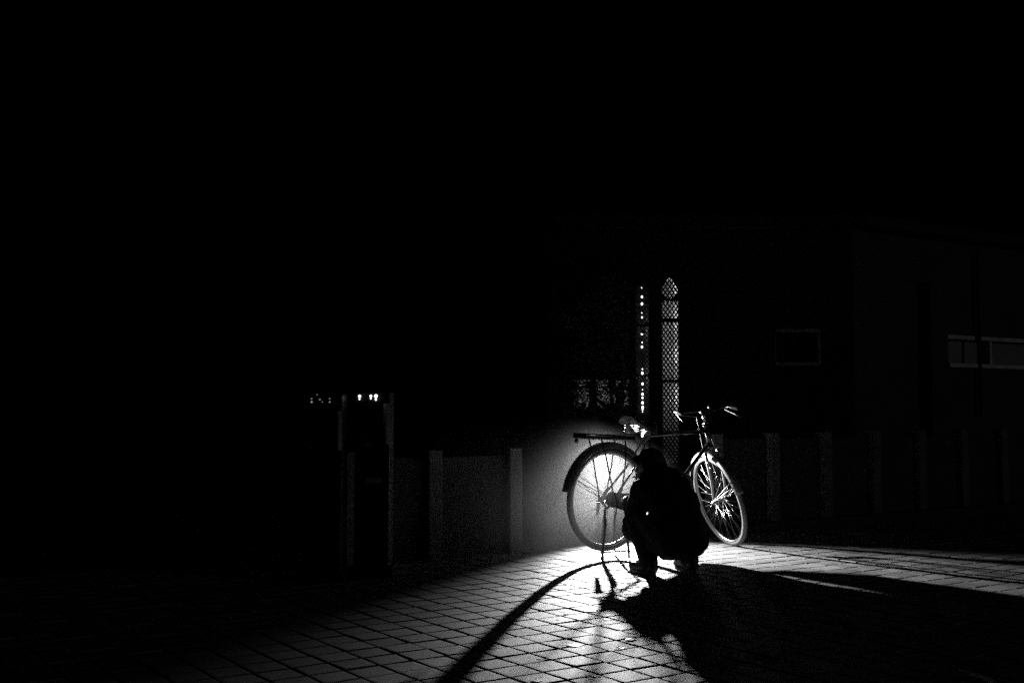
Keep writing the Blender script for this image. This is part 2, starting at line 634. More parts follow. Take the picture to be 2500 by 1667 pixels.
# lattice slits: criss-crossed bars over a small lit chamber
def lattice_slit(rect, panels, pitch_x, lean, label):
    s0, s1, z0, z1 = rect
    root = MB()
    # chamber behind the slit
    d0, d1 = 0.30, 0.62
    c = O + Vector(((s0 + s1) / 2, (d0 + d1) / 2, (z0 + z1) / 2))
    w, h = s1 - s0 + 0.1, z1 - z0 + 0.1
    t = 0.02
    root.box(c + Vector((0, (d1 - d0) / 2, 0)), (w, t, h))
    root.box(c + Vector((-w / 2, 0, 0)), (t, d1 - d0 - t, h - 0.004))
    root.box(c + Vector((w / 2, 0, 0)), (t, d1 - d0 - t, h - 0.004))
    root.box(c + Vector((0, 0, h / 2)), (w - t, d1 - d0 - t, t))
    root.box(c + Vector((0, 0, -h / 2)), (w - t, d1 - d0 - t, t))
    slit = root.build('lattice_slit', M['plaster'], bl)
    slit['label'] = label
    for (v0, v1, kind) in panels:
        za, zb = pt(1600, v1, BY).z, pt(1600, v0, BY).z
        mb = MB()
        wv = s1 - s0
        # solid rail under each panel
        n = max(2, round(wv / pitch_x))
        px = wv / n
        pz = px * 1.45
        m = int((zb - za) / pz) + 1
        bar = px * 0.36
        for i in range(-m, n + m + 1):
            for sg in (1, -1):
                # line x = i*px + sg*(z-za)*px/pz clipped to the panel
                zA, zB = za, zb
                xA, xB = i * px, i * px + sg * (zb - za) * px / pz
                if sg < 0:
                    xA, xB = i * px, i * px - (zb - za) * px / pz
                lo, hi = 0.0, 1.0
                dx = xB - xA
                if abs(dx) > 1e-9:
                    t0, t1 = (0 - xA) / dx, (wv - xA) / dx
                    lo, hi = max(lo, min(t0, t1)), min(hi, max(t0, t1))
                if hi - lo < 0.004:
                    continue
                A = Vector((xA + dx * lo, 0, zA + (zB - zA) * lo))
                B = Vector((xA + dx * hi, 0, zA + (zB - zA) * hi))
                dv = B - A
                ang = math.atan2(dv.z, dv.x)
                rot = Matrix.Rotation(-ang, 3, 'Y')
                mid = (A + B) / 2
                mb.box(O + Vector((s0 + mid.x, 0.05 + 0.012 * sg, za * 0 + mid.z)), (dv.length, 0.02, bar), rot)
        if kind == 'top':       # pointed corners
            for sx in (0, 1):
                for sz, hh in ((1, 0.55), (0, 0.3)):
                    x = s0 + sx * wv
                    zz = zb if sz else za
                    k = (zb - za) * hh * (1 if sz else 0.9)
                    dxx = wv * 0.42 * (1 if sx == 0 else -1)
                    dz = -k if sz else k
                    y = 0.03
                    tri = [Vector((x, y, zz)), Vector((x + dxx, y, zz)), Vector((x, y, zz + dz))]
                    vs = [O + p for p in tri] + [O + p + Vector((0, 0.05, 0)) for p in tri]
                    mb.add(vs, [(0, 1, 2), (3, 5, 4), (0, 3, 4, 1), (1, 4, 5, 2), (2, 5, 3, 0)])
        mb.build('lattice_panel', M['lattice'], slit)
    vs_ = sorted(panels, key=lambda p: p[0])
    for i in range(len(vs_) - 1):
        za, zb = pt(1600, vs_[i + 1][0], BY).z, pt(1600, vs_[i][1], BY).z
        MB().box(O + Vector(((s0 + s1) / 2, 0.05, (za + zb) / 2)), (s1 - s0, 0.07, zb - za)).build('rail', M['lattice'], slit)
    return slit


PX = 0.042
lattice_slit(slitR, [(678, 728, 'top'), (735, 776, ''), (786, 926, ''), (934, 1128, '')], PX, 0, 'right lattice slit with its small holes glowing evenly')
slit_left = lattice_slit(slitL, [(694, 738, 'top'), (742, 790, ''), (796, 912, ''), (920, 1040, '')], PX, 0, 'left lattice slit with a column of bright points')
# lamps inside the slits
for rect, pw, dv in ((slitR, 11.0, 0.36), (slitR, 14.0, 0.58), (slitR, 14.0, 0.78), (slitR, 8.0, 0.93), (slitL, 1.2, 0.35), (slitL, 1.2, 0.7)):
    s0, s1, z0, z1 = rect
    l = bpy.data.lights.new('slit_lamp', 'POINT')
    l.energy = pw
    l.shadow_soft_size = 0.03
    lo = bpy.data.objects.new('slit_lamp', l)
    COL.objects.link(lo)
    lo.location = fo + Vector(((s0 + s1) / 2, 0.34, z0 + (z1 - z0) * dv))
# bright bulbs hanging on a wire inside the left slit
sl = empty('light_string', fo + Vector(((slitL[0] + slitL[1]) / 2, 0.02, slitL[2])))
tag(sl, 'vertical string of small bright bulbs hanging in the left lattice slit', 'string light')
zt = pt(1571, 698, BY).z
MB().tube([(0, 0, 0.02), (0, 0, zt - sl.location.z)], 0.002, 5).build('wire', M['lattice'], sl)
for v, r in ((703, .4), (725, .9), (742, 1.0), (764, .35), (775, .7), (814, 1.15), (836, .45), (847, .95), (901, .5), (911, 1.0),
             (937, .95), (951, .35), (962, .95), (971, .75), (983, 1.05), (994, 1.05), (999, .6), (1005, .4)):
    p = pt(1570.8, v, BY + 0.02)
    rr = 0.0125 * r
    MB().sphere((0.002 * math.sin(v), -0.012, p.z - sl.location.z), (rr * 0.9, rr * 0.9, rr * 1.25), 8, 6).build('bulb', M['string_bulb'], sl, True)

# ==================================================================== trees in front of the lit window
TY = 11.2


def tree(name, label, base_uv, limbs, crown, nleaf, seed):
    b = pt(base_uv[0], base_uv[1], TY)
    b.z = 0
    root = empty(name, b)
    tag(root, label, 'tree', 'young trees behind the low wall')
    tr = MB()
    for pl in limbs:
        P = [pt(u, v, TY + dy) - b for u, v, r, dy in pl]
        pts, rs = [], []
        for i in range(len(P) - 1):
            for k in range(4):
                f = k / 4
                pts.append(P[i].lerp(P[i + 1], f) + Vector((random.gauss(0, .006), random.gauss(0, .006), 0)))
                rs.append(pl[i][2] * (1 - f) + pl[i + 1][2] * f)
        pts.append(P[-1])
        rs.append(pl[-1][2])
        tr.tube(pts, rs, 8)
    tr.build('trunk', M['bark'], root, True)
    rnd = random.Random(seed)
    lf = MB()
    for _ in range(nleaf):
        cu, cv, ru, rv, dy = rnd.choice(crown)
        for _t in range(20):
            x, y, z = rnd.gauss(0, .5), rnd.gauss(0, .5), rnd.gauss(0, .5)
            if x * x + y * y + z * z < 1.0:
                break
        c = pt(cu + x * ru, cv + z * rv, TY + dy + y * 0.35) - b
        s = rnd.uniform(0.006, 0.017) if cv > 880 else rnd.uniform(0.012, 0.03)
        e = Euler((rnd.uniform(-PI, PI), rnd.uniform(-PI, PI), rnd.uniform(-PI, PI))).to_matrix()
        lf.add([c + e @ Vector(p) for p in ((0, -s, 0), (s * .5, 0, s * .12), (0, s, 0), (-s * .5, 0, s * .12))], [(0, 1, 2, 3)])
    lf.build('crown', M['leaf'], root)
    return root


tree('young_tree', 'forked dark young tree in front of the dim lit window', (1506, 1290), [
    [(1500, 1290, .06, 0), (1506, 1120, .055, 0), (1512, 1000, .048, 0), (1514, 968, .042, 0)],
    [(1514, 968, .04, 0), (1502, 952, .036, 0), (1490, 922, .032, 0), (1476, 884, .026, .05), (1466, 850, .014, .1), (1452, 790, .009, .1)],
    [(1514, 970, .038, 0), (1523, 930, .03, 0), (1521, 890, .022, -.05), (1514, 850, .014, -.1), (1520, 780, .008, -.1)],
    [(1500, 1015, .026, 0), (1480, 995, .022, .05), (1462, 978, .018, .1), (1446, 970, .012, .1)],
    [(1523, 930, .014, 0), (1536, 905, .011, 0), (1548, 850, .008, .05), (1556, 780, .005, .1)],
], [(1480, 850, 70, 60, 0), (1520, 800, 60, 70, 0), (1450, 780, 60, 70, .1), (1500, 905, 60, 45, 0), (1500, 960, 60, 50, .1), (1490, 720, 60, 60, 0), (1500, 990, 70, 30, .2), (1540, 960, 30, 60, .2)] + [(1500, 940, 60, 60, .1)] * 4 + [(1500, 1000, 60, 16, .2)] * 3 + [(1545, 970, 14, 50, .2)] * 2, 7600, 3)
tree('young_tree', 'slender dark young tree left of the forked one', (1436, 1290), [
    [(1436, 1290, .04, .2), (1444, 1120, .034, .2), (1449, 1000, .042, .2), (1448, 940, .038, .2), (1446, 880, .03, .2), (1434, 800, .012, .2), (1428, 730, .007, .2)],
    [(1448, 960, .016, .2), (1430, 925, .013, .2), (1418, 890, .010, .2), (1404, 850, .007, .2)],
    [(1447, 900, .012, .2), (1458, 872, .009, .2), (1464, 830, .006, .2)],
], [(1440, 840, 55, 60, .2), (1420, 780, 60, 60, .2), (1405, 900, 50, 60, .2), (1390, 960, 50, 50, .3), (1445, 960, 40, 60, .25), (1420, 920, 60, 50, .2), (1420, 990, 70, 30, .2), (1385, 930, 30, 70, .25)] + [(1425, 945, 55, 60, .2)] * 4 + [(1420, 1000, 60, 16, .3)] * 3 + [(1398, 960, 16, 60, .3)] * 3, 6600, 5)

# ==================================================================== two slim kiosks at the left


def kiosk(u0, u1, vtop, Y, label, lamps, dots, strip_v, marks, plate):
    a, b = pt(u0, vtop, Y), pt(u1, vtop, Y)
    w = b.x - a.x
    H = a.z
    root = empty('kiosk', ((a.x + b.x) / 2, Y + 0.12, 0))
    tag(root, label, 'kiosk', 'slim kiosks beside the wall')
    R = root.location
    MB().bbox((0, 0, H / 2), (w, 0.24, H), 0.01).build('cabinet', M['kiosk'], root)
    MB().bbox((0, 0, 0.03), (w + 0.05, 0.29, 0.06), 0.008).build('base_plate', M['kiosk'], root)
    # pale strip added as the lamplit cabinet side; light put into colour
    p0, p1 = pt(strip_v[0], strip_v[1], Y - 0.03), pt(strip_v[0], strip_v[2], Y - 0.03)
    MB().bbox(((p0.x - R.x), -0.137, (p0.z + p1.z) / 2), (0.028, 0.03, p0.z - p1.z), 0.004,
              Matrix.Rotation(math.radians(38), 3, 'Z')).build('lit_edge_strip', M['kiosk_lit_edge'], root)
    MB().bbox((0, -0.124, H - 0.16), (w * 0.8, 0.006, 0.2), 0.002).build('screen', M['dark_glass'], root)
    for u, v, r in lamps:
        p = pt(u, v, Y - 0.01) - R
        l = MB().lathe([(r * .55, 0.012), (r, 0.0), (r, -0.02)], (p.x, -0.125, p.z), (0, -1, 0), 10)
        l.build('lamp', M['bulb'], root, True)
        MB().sphere((p.x, -0.128, p.z - r * 1.9), (r * .55, .008, r * .8), 8, 6).build('lamp', M['bulb'], root, True)
    for u, v, r in dots:
        p = pt(u, v, Y) - R
        MB().sphere((p.x, -0.122, p.z), r, 8, 6).build('stud', M['dot'], root, True)
    for (u, v, du, dv) in marks:
        p = pt(u, v, Y) - R
        k = Y / F_PX
        ang = math.atan2(-dv, du)
        MB().box((p.x, -0.1225, p.z), (math.hypot(du, dv) * k, 0.003, 3.2 * k), Matrix.Rotation(-ang, 3, 'Y')).build('printed_mark', M['mark'], root)
    if plate:
        pa, pb = pt(plate[0], plate[3], Y) - R, pt(plate[1], plate[2], Y) - R
        pl = MB().bbox(((pa.x + pb.x) / 2, -0.124, (pa.z + pb.z) / 2), (pb.x - pa.x, 0.008, pb.z - pa.z), 0.002, Matrix.Rotation(-0.06, 3, 'Y'))
        pl.build('label_plate', M['mark'], root)
    return root


M['dot'] = mat('dim_indicator', 0.5, 0.4, emit=0.25)
kiosk(866, 952, 955, 6.95, 'dark slim kiosk with three bright lamps and a pale strip for its lit edge',
      [(877.5, 967, .0085), (905, 966.5, .0075), (917.5, 966.5, .0105)], [], (943.5, 985, 1085),
      [(898, 1056, 4, -12), (904, 1052, 5, 12), (911, 1054, 3, -13), (917, 1055, 4, 11), (897, 1085, 5, 7), (902, 1084, 4, -8)],
      (894, 930, 1166, 1178))
kiosk(742, 836, 962, 6.75, 'dim slim kiosk with small faint dots, further left',
      [], [(761, 973, .004), (761, 981, .006), (781, 975, .0045), (787, 981, .003), (805, 973, .0035), (805, 981, .0045), (774, 963, .003)], (826.5, 1002, 1100),
      [(757, 1095, 6, -2), (762, 1092, 4, 5), (775, 1060, 6, 0)], None)

# ==================================================================== lamp in the gateway
lr = empty('stand_lamp', (LAMP.x, LAMP.y, 0))
tag(lr, 'bright lamp on a thin stand hidden behind the rear fender', 'lamp')
to_cam = Vector((-LAMP.x * 0.2, -1, 0)).normalized()
rotL = to_cam.to_track_quat('Y', 'Z').to_matrix()
zl = LAMP.z
pole = MB().tube([(0, 0.05, 0.0), (0, 0.05, zl)], 0.006, 8)
pole.build('pole', M['black_paint'], lr, True)
MB().lathe([(0.09, 0.0), (0.09, 0.008), (0.012, 0.02), (0.012, 0.04)], (0, 0.05, 0), (0, 0, 1), 20).build('base', M['black_paint'], lr, True)
MB().lathe([(0.012, -0.075), (0.024, -0.06), (0.034, -0.01), (0.036, 0.012), (0.033, 0.012), (0.02, -0.03)], (0, 0, zl), to_cam, 20).build('reflector', M['steel'], lr, True)
MB().sphere((0, 0, zl), 0.014, 12, 8).build('bulb', mat('hot_bulb', 0.9, 0.3, emit=60.0), lr, True)
spot = bpy.data.lights.new('gateway_lamp', 'SPOT')
spot.energy = LAMP_POWER
spot.spot_size = math.radians(94)
spot.spot_blend = 1.0
spot.shadow_soft_size = 0.016
so = bpy.data.objects.new('gateway_lamp', spot)
COL.objects.link(so)
so.location = LAMP + to_cam * 0.05
so.rotation_euler = Vector((0.40, -1.0, -0.20)).to_track_quat('-Z', 'Y').to_euler()

# ==================================================================== bicycle
BW = dict(X=0.6484, Y=7.8004, lift=0.051, yaw=0.6278, lean=0.0317, steer=1.2783, wb=1.1726, ha=1.197, rake=0.0524, pitch=math.radians(2.76))
RW = 0.35
MR = Matrix.Rotation(BW['yaw'], 3, 'Z') @ Matrix.Rotation(BW['lean'], 3, 'X') @ Matrix.Rotation(BW['pitch'], 3, 'Y')
borg = Vector((BW['X'], BW['Y'], RW + BW['lift']))
bike = empty('bicycle')
bike.matrix_world = Matrix.Translation(borg - MR @ Vector((0, 0, RW))) @ MR.to_4x4()
tag(bike, 'old black roadster bicycle on its rear stand, front wheel turned sharply left', 'bicycle')
ha = BW['ha']
AX = Vector((-math.cos(ha), 0, math.sin(ha)))
PF = Vector((math.sin(ha), 0, math.cos(ha)))
FHUB = Vector((BW['wb'], 0, RW))
ABASE = FHUB - PF * BW['rake']
ST = Matrix.Rotation(BW['steer'], 3, AX)


def S(p):                                           # a point of the steered assembly
    return ABASE + ST @ (Vector(p) - ABASE)


def axis(z):                                        # steering axis at height z
    return ABASE + AX * ((z - ABASE.z) / AX.z)


I3 = lambda p: Vector(p)
V = Vector
BB = V((0.50, 0, 0.285))
seat_top = V((0.330, 0, 0.81))
sd = (seat_top - BB).normalized()
HT, HB = axis(0.885), axis(0.735)
fr = MB()
fr.tube([seat_top, BB], 0.0145, 12)
tt0 = BB + sd * ((0.795 - BB.z) / sd.z)
fr.tube([tt0, axis(0.842)], 0.0145, 12)
fr.tube([BB, axis(0.765)], 0.0148, 12)
fr.tube([HT, HB], 0.018, 14)
fr.tube([axis(0.893), axis(0.878)], 0.0215, 14)
fr.tube([axis(0.742), axis(0.728)], 0.0215, 14)
fr.tube([BB + V((0, -0.036, 0)), BB + V((0, 0.036, 0))], 0.022, 14)
for sgn in (-1, 1):
    fr.tube([BB + V((-0.03, sgn * 0.03, 0)), V((0.28, sgn * 0.045, 0.32)), V((0.0, sgn * 0.062, RW))], 0.009, 10)
    fr.tube([tt0 + V((-0.005, sgn * 0.016, -0.012)), V((0.2, sgn * 0.04, 0.575)), V((0.0, sgn * 0.062, RW))], 0.0075, 10)
    fr.bbox(V((-0.005, sgn * 0.062, RW)), (0.05, 0.005, 0.035), 0.002)
frame = fr.build('frame', M['black_paint'], bike, True)


def wheel(name, hub, tf, hub_w, label=None):
    rim = MB()
    n = 64
    # box-section rim swept round the hub
    prof = [(-0.013, 0.309), (-0.0145, 0.320), (-0.012, 0.322), (0, 0.3135), (0.012, 0.322), (0.0145, 0.320), (0.013, 0.309), (0, 0.303)]
    vs, fs = [], []
    for i in range(n):
        a = 2 * PI * i / n
        for y, r in prof:
            vs.append(tf(hub + V((r * math.cos(a), y, r * math.sin(a)))))
    m = len(prof)
    for i in range(n):
        for k in range(m):
            fs.append((i * m + k, i * m + (k + 1) % m, ((i + 1) % n) * m + (k + 1) % m, ((i + 1) % n) * m + k))
    rim.add(vs, fs)
    w = rim.build(name, M['chrome'], bike, True)
    t = MB()
    vs, fs = [], []
    k2 = 14
    for i in range(n):
        a = 2 * PI * i / n
        for k in range(k2):
            b = 2 * PI * k / k2
            r = 0.331 + 0.0205 * math.cos(b)
            vs.append(tf(hub + V((r * math.cos(a), 0.0185 * math.sin(b), r * math.sin(a)))))
    for i in range(n):
        for k in range(k2):
            fs.append((i * k2 + k, i * k2 + (k + 1) % k2, ((i + 1) % n) * k2 + (k + 1) % k2, ((i + 1) % n) * k2 + k))
    t.add(vs, fs)
    t.build('tyre', M['rubber'], w, True)
    h = MB()
    ax_d = tf(hub + V((0, 1, 0))) - tf(hub)
    h.lathe([(0.005, -hub_w - 0.02), (0.005, -hub_w), (0.022, -0.034), (0.022, -0.030), (0.012, -0.026), (0.012, 0.026), (0.022, 0.030),
             (0.022, 0.034), (0.005, hub_w), (0.005, hub_w + 0.02)], tf(hub), ax_d, 16)
    for sg in (-1, 1):
        h.lathe([(0.009, 0), (0.009, 0.008)], tf(hub + V((0, sg * (hub_w + 0.004), 0))), ax_d, 6)
    h.build('hub', M['steel'], w, True)
    spm = None
    ns = 32
    for i in range(ns):
        side = 1 if i % 2 else -1
        a = 2 * PI * i / ns
        off = (1 if (i // 2) % 2 else -1) * math.radians(62)
        p0 = tf(hub + V((0.020 * math.cos(a + off), side * 0.032, 0.020 * math.sin(a + off))))
        p1 = tf(hub + V((0.3085 * math.cos(a), 0.003 * side, 0.3085 * math.sin(a))))
        if spm is None:
            spm = MB().tube([(0, 0, 0), (0, 0, 1)], 0.0011, 5).mesh('spoke', M['spoke'], True)
        o = link('spoke', spm, w)
        d = p1 - p0
        o.matrix_local = Matrix.Translation(p0) @ d.to_track_quat('Z', 'Y').to_matrix().to_4x4() @ Matrix.Diagonal((1, 1, d.length, 1))
    return w


rear = wheel('rear_wheel', V((0, 0, RW)), I3, 0.06)
front = wheel('front_wheel', FHUB, S, 0.05)


def fender(name, hub, tf, a0, a1, r0=0.378, wid=0.029, skirt=0.02):
    """curved mudguard between the angles a0..a1 (0 = forward, 90 = up)"""
    n, k2 = 44, 13
    vs, fs = [], []
    for layer in (0, 1):
        for i in range(n + 1):
            a = math.radians(a0 + (a1 - a0) * i / n)
            for k in range(k2):
                t = -1 + 2 * k / (k2 - 1)
                y = wid * t
                r = r0 - skirt * abs(t) ** 4 - 0.0025 * layer
                vs.append(tf(hub + V((r * math.cos(a), y, r * math.sin(a)))))
    L = (n + 1) * k2
    for i in range(n):
        for k in range(k2 - 1):
            a, b = i * k2 + k, i * k2 + k + 1
            fs.append((a, b, b + k2, a + k2))
            fs.append((L + a, L + a + k2, L + b + k2, L + b))
        fs.append((i * k2, (i + 1) * k2, L + (i + 1) * k2, L + i * k2))
        e = i * k2 + k2 - 1
        fs.append((e, L + e, L + e + k2, e + k2))
    for i in (0, n):
        for k in range(k2 - 1):
            fs.append((i * k2 + k, i * k2 + k + 1, L + i * k2 + k + 1, L + i * k2 + k))
    return MB().add(vs, fs).build(name, M['fender'], bike, True)


rf = fender('rear_fender', V((0, 0, RW)), I3, 8, 173, 0.39, 0.036, 0.042)
ff = fender('front_fender', FHUB, S, 42, 182, 0.384, 0.032, 0.030)


def wire(tf, hub, ang, r, y0, y1, parent, rad=0.0026):
    a = math.radians(ang)
    MB().tube([tf(hub + V((0.01 * math.cos(a), y0, 0.01 * math.sin(a)))), tf(hub + V((r * math.cos(a), y1, r * math.sin(a))))], rad, 6).build('stay', M['steel'], parent, True)


for sg in (-1, 1):
    wire(I3, V((0, 0, RW)), 152, 0.362, sg * 0.07, sg * 0.034, rf)
    wire(I3, V((0, 0, RW)), 158, 0.362, sg * 0.07, sg * 0.034, rf)
    wire(S, FHUB, 166, 0.362, sg * 0.06, sg * 0.031, ff, 0.0032)
    wire(S, FHUB, 172, 0.362, sg * 0.06, sg * 0.031, ff, 0.0028)

# fork
crown = axis(0.722)
fk = MB()
fk.tube([S(crown + AX * 0.02), S(crown - AX * 0.012)], 0.02, 12)
fk.bbox(S(crown - AX * 0.006), (0.03, 0.125, 0.028), 0.006, ST)
for sg in (-1, 1):
    top = crown + V((0, sg * 0.052, 0)) - AX * 0.004
    k1 = crown - AX * 0.20 + V((0, sg * 0.053, 0))
    k2_ = crown - AX * 0.30 + PF * 0.012 + V((0, sg * 0.053, 0))
    end = FHUB + V((0, sg * 0.053, 0))
    fk.tube([S(top), S(top.lerp(k1, .5)), S(k1), S(k2_), S(end.lerp(k2_, .3) + PF * -.004), S(end)], [0.0125, 0.0125, 0.0115, 0.010, 0.008, 0.007], 12)
    fk.bbox(S(end), (0.024, 0.006, 0.03), 0.002, ST)
fork = fk.build('fork', M['steel'], bike, True)
for sg in (-1, 1):                                   # rim brake stirrups on the fork
    bc = MB()
    p = crown - AX * 0.075 + V((0, sg * 0.052, 0)) + PF * -0.012
    bc.tube([S(p), S(p - AX * 0.055)], 0.006, 8)
    bc.bbox(S(p - AX * 0.065 + PF * -0.004), (0.03, 0.014, 0.02), 0.003, ST)
    bc.bbox(S(p - AX * 0.02), (0.02, 0.016, 0.014), 0.003, ST)
    bc.tube([S(p - AX * 0.02), S(p - AX * 0.066 + PF * -0.003)], 0.004, 6)
    bc.build('front_brake', M['chrome'], bike, True)

# stem and handlebar
stem = MB()
stem.tube([S(axis(0.885)), S(axis(0.992))], 0.0112, 12)
stem.tube([S(axis(0.968)), S(axis(0.985) + PF * 0.035)], 0.0125, 12)
stem.bbox(S(axis(0.900)), (0.03, 0.03, 0.012), 0.003, ST)
stem.build('stem', M['chrome'], bike, True)
hbc = axis(0.985) + PF * 0.04
bar = MB()
brod = MB()


def bez(P, n=6):
    out = []
    for i in range(len(P) - 1):
        p0 = P[max(i - 1, 0)]
        p1, p2 = P[i], P[i + 1]
        p3 = P[min(i + 2, len(P) - 1)]
        for k in range(n):
            t = k / n
            out.append(0.5 * ((2 * p1) + (-p0 + p2) * t + (2 * p0 - 5 * p1 + 4 * p2 - p3) * t * t + (-p0 + 3 * p1 - 3 * p2 + p3) * t ** 3))
    out.append(P[-1])
    return out


half = [V((0, 0, 0)), V((0.012, 0.07, 0)), V((0.03, 0.14, 0.006)), V((0.02, 0.18, 0.012)), V((-0.03, 0.205, 0.004)), V((-0.11, 0.213, -0.022)), V((-0.17, 0.217, -0.045))]
lft = [hbc + p for p in half]
rgt = [hbc + V((p.x, -p.y, p.z)) for p in half]
ROLL = Matrix.Rotation(0.22, 3, V((1, 0, 0)))      # bars knocked a little out of square
lft = [hbc + ROLL @ (p - hbc) for p in lft]
rgt = [hbc + ROLL @ (p - hbc) for p in rgt]
pl = [S(p) for p in bez(list(reversed(lft)) + rgt[1:])]
bar.tube(pl, 0.009, 10)
hb = bar.build('handlebar', M['bar'], bike, True)
for side in (lft, rgt):
    MB().tube([S(side[5] * 0.7 + side[4] * 0.3), S(side[5]), S(side[6]), S(side[6] + V((-0.012, 0, -0.001)))], [0.0108, 0.0118, 0.0118, 0.010], 12).build('grip', M['grip'], hb, True)
for sg, side in ((1, lft), (-1, rgt)):
    a = side[3] + V((-0.02, sg * 0.01, -0.02))
    b = side[5] + V((0.01, 0, -0.05))
    c = side[6] + V((0.01, 0, -0.065))
    MB().tube([S(a), S(b), S(c)], [0.0045, 0.004, 0.0035], 8).build('brake_lever', M['bar'], hb, True)
    MB().tube([S(a), S(hbc + V((0.03, sg * 0.03, -0.035))), S(crown + PF * 0.03 + V((0, sg * 0.045, 0.02))), S(crown - AX * 0.08 + V((0, sg * 0.052, 0)) - PF * 0.01)], 0.003, 6).build('brake_rod', M['bar'], hb, True)
MB().lathe([(0.005, -0.02), (0.022, -0.006), (0.024, 0.0), (0.018, 0.012), (0.004, 0.018)], S(rgt[2] + V((0, 0.03, 0.03))), AX, 14).build('bell', M['bar'], hb, True)

# saddle with springs
sdl = MB()
prof = []
n, k2 = 14, 11
vs, fs = [], []
for i in range(n + 1):
    t = i / n
    x = 0.150 + 0.260 * t
    half_w = 0.098 * (1 - t) ** 0.8 + 0.024
    if t < 0.08:
        half_w *= 0.8 + 2.5 * t
    zt = 0.905 + 0.02 * math.cos(t * PI * 1.1) - 0.018 * math.sin(PI * t)
    for k in range(k2):
        s = -1 + 2 * k / (k2 - 1)
        drop = 0.055 * abs(s) ** 3 * (0.75 + .5 * t)
        vs.append(V((x - 0.02 * (1 - abs(s)) * (1 - t), half_w * s, zt - drop)))
for i in range(n):
    for k in range(k2 - 1):
        a = i * k2 + k
        fs.append((a, a + 1, a + 1 + k2, a + k2))
sdl.add(vs, fs)
lo = [p - V((0, 0, 0.006)) for p in vs]
off = len(sdl.v)
sdl.add(lo, [tuple(reversed(f)) for f in fs])
edge = [k for k in range(k2)] + [i * k2 + k2 - 1 for i in range(1, n + 1)] + [n * k2 + k for k in range(k2 - 2, -1, -1)] + [i * k2 for i in range(n - 1, 0, -1)]
for a, b in zip(edge, edge[1:] + edge[:1]):
    sdl.f.append((a, b, b + off, a + off))
saddle = sdl.build('saddle', M['leather'], bike, True)
for sg in (-1, 1):
    pts = []
    for i in range(60):
        a = i / 60 * 2 * PI * 4.2
        rr = 0.019
        pts.append(V((0.205 + rr * math.cos(a), sg * 0.062 + rr * math.sin(a), 0.808 + 0.058 * i / 59)))
    MB().tube(pts, 0.0036, 6).build('spring', M['chrome'], saddle, True)
    MB().tube([V((0.20, sg * 0.05, 0.808)), V((0.27, sg * 0.03, 0.82)), V((0.35, sg * 0.016, 0.836)), V((0.402, sg * 0.008, 0.868))], 0.004, 8).build('saddle_rail', M['chrome'], saddle, True)
MB().tube([V((0.19, -0.06, 0.808)), V((0.19, 0.06, 0.808))], 0.004, 8).build('saddle_rail', M['chrome'], saddle, True)
MB().tube([seat_top - sd * 0.03, seat_top + sd * 0.035], 0.0125, 12).build('seat_post', M['chrome'], bike, True)
# torn plastic sheet bunched under the saddle, light shining through it
rnd = random.Random(21)
sh = MB()
nu, nv = 26, 8
grid = []
for i in range(nu):
    t = i / (nu - 1)
    x = 0.125 + 0.215 * t
    hang = 0.022 + 0.05 * math.exp(-((t - 0.62) / 0.16) ** 2) + 0.018 * math.exp(-((t - 0.3) / 0.1) ** 2) + 0.006 * math.sin(23 * t)
    for j in range(nv):
        w = j / (nv - 1)
        y = -0.075 + 0.03 * t + 0.012 * math.sin(14 * t + 5 * w) + 0.02 * w + rnd.uniform(-.003, .003)
        z = 0.868 - 0.022 * t - hang * w + 0.003 * math.sin(31 * t + 9 * w)
        grid.append(V((x + rnd.uniform(-.003, .003), y, z)))
sh.add(grid, [(i * nv + j, i * nv + j + 1, (i + 1) * nv + j + 1, (i + 1) * nv + j) for i in range(nu - 1) for j in range(nv - 1)])
M['plastic'] = mat('torn_plastic', 0.7, 0.3, var=0.3, scale=60, bump=0.6, bscale=90, translucent=0.6)
sh.build('torn_cover', M['plastic'], saddle, True)
MB().bbox(seat_top + sd * 0.03, (0.05, 0.04, 0.022), 0.004).build('saddle_clamp', M['steel'], saddle)
MB().bbox(seat_top - sd * 0.008, (0.042, 0.04, 0.02), 0.005).build('seat_lug', M['steel'], bike)

# rear carrier
cz = 0.758
car = MB()
car.tube([V((0.17, -0.05, cz)), V((-0.25, -0.065, cz)), V((-0.285, -0.045, cz)), V((-0.285, 0.045, cz)), V((-0.25, 0.065, cz)), V((0.17, 0.05, cz))], 0.0065, 8)
for y in (-0.022, 0.022):
    car.tube([V((0.17, y, cz)), V((-0.285, y, cz))], 0.0045, 8)
for x in (-0.2, -0.05, 0.1):
    car.tube([V((x, -0.06, cz - 0.002)), V((x, 0.06, cz - 0.002))], 0.0045, 8)
car.bbox(V((-0.055, 0, cz + 0.012)), (0.45, 0.13, 0.034), 0.006)
car.tube([V((0.15, -0.045, cz)), V((0.30, -0.02, cz - 0.03))], 0.005, 8)
car.tube([V((0.15, 0.045, cz)), V((0.30, 0.02, cz - 0.03))], 0.005, 8)
carrier = car.build('carrier', M['black_paint'], bike, True)
for sg in (-1, 1):
    MB().tube([V((-0.14, sg * 0.066, cz)), V((-0.10, sg * 0.07, 0.66)), V((-0.005, sg * 0.078, RW))], 0.0055, 8).build('carrier_strut', M['black_paint'], carrier, True)
    MB().tube([V((0.085, sg * 0.055, cz)), V((0.085, sg * 0.07, 0.60)), V((0.06, sg * 0.075, 0.42)), V((0.01, sg * 0.08, RW))], 0.0052, 8).build('carrier_strut', M['black_paint'], carrier, True)
MB().lathe([(0.004, 0), (0.018, 0.004), (0.018, 0.012), (0.012, 0.018)], V((-0.289, 0, cz - 0.022)), (-1, 0, 0), 14).build('reflector', M['steel'], carrier, True)

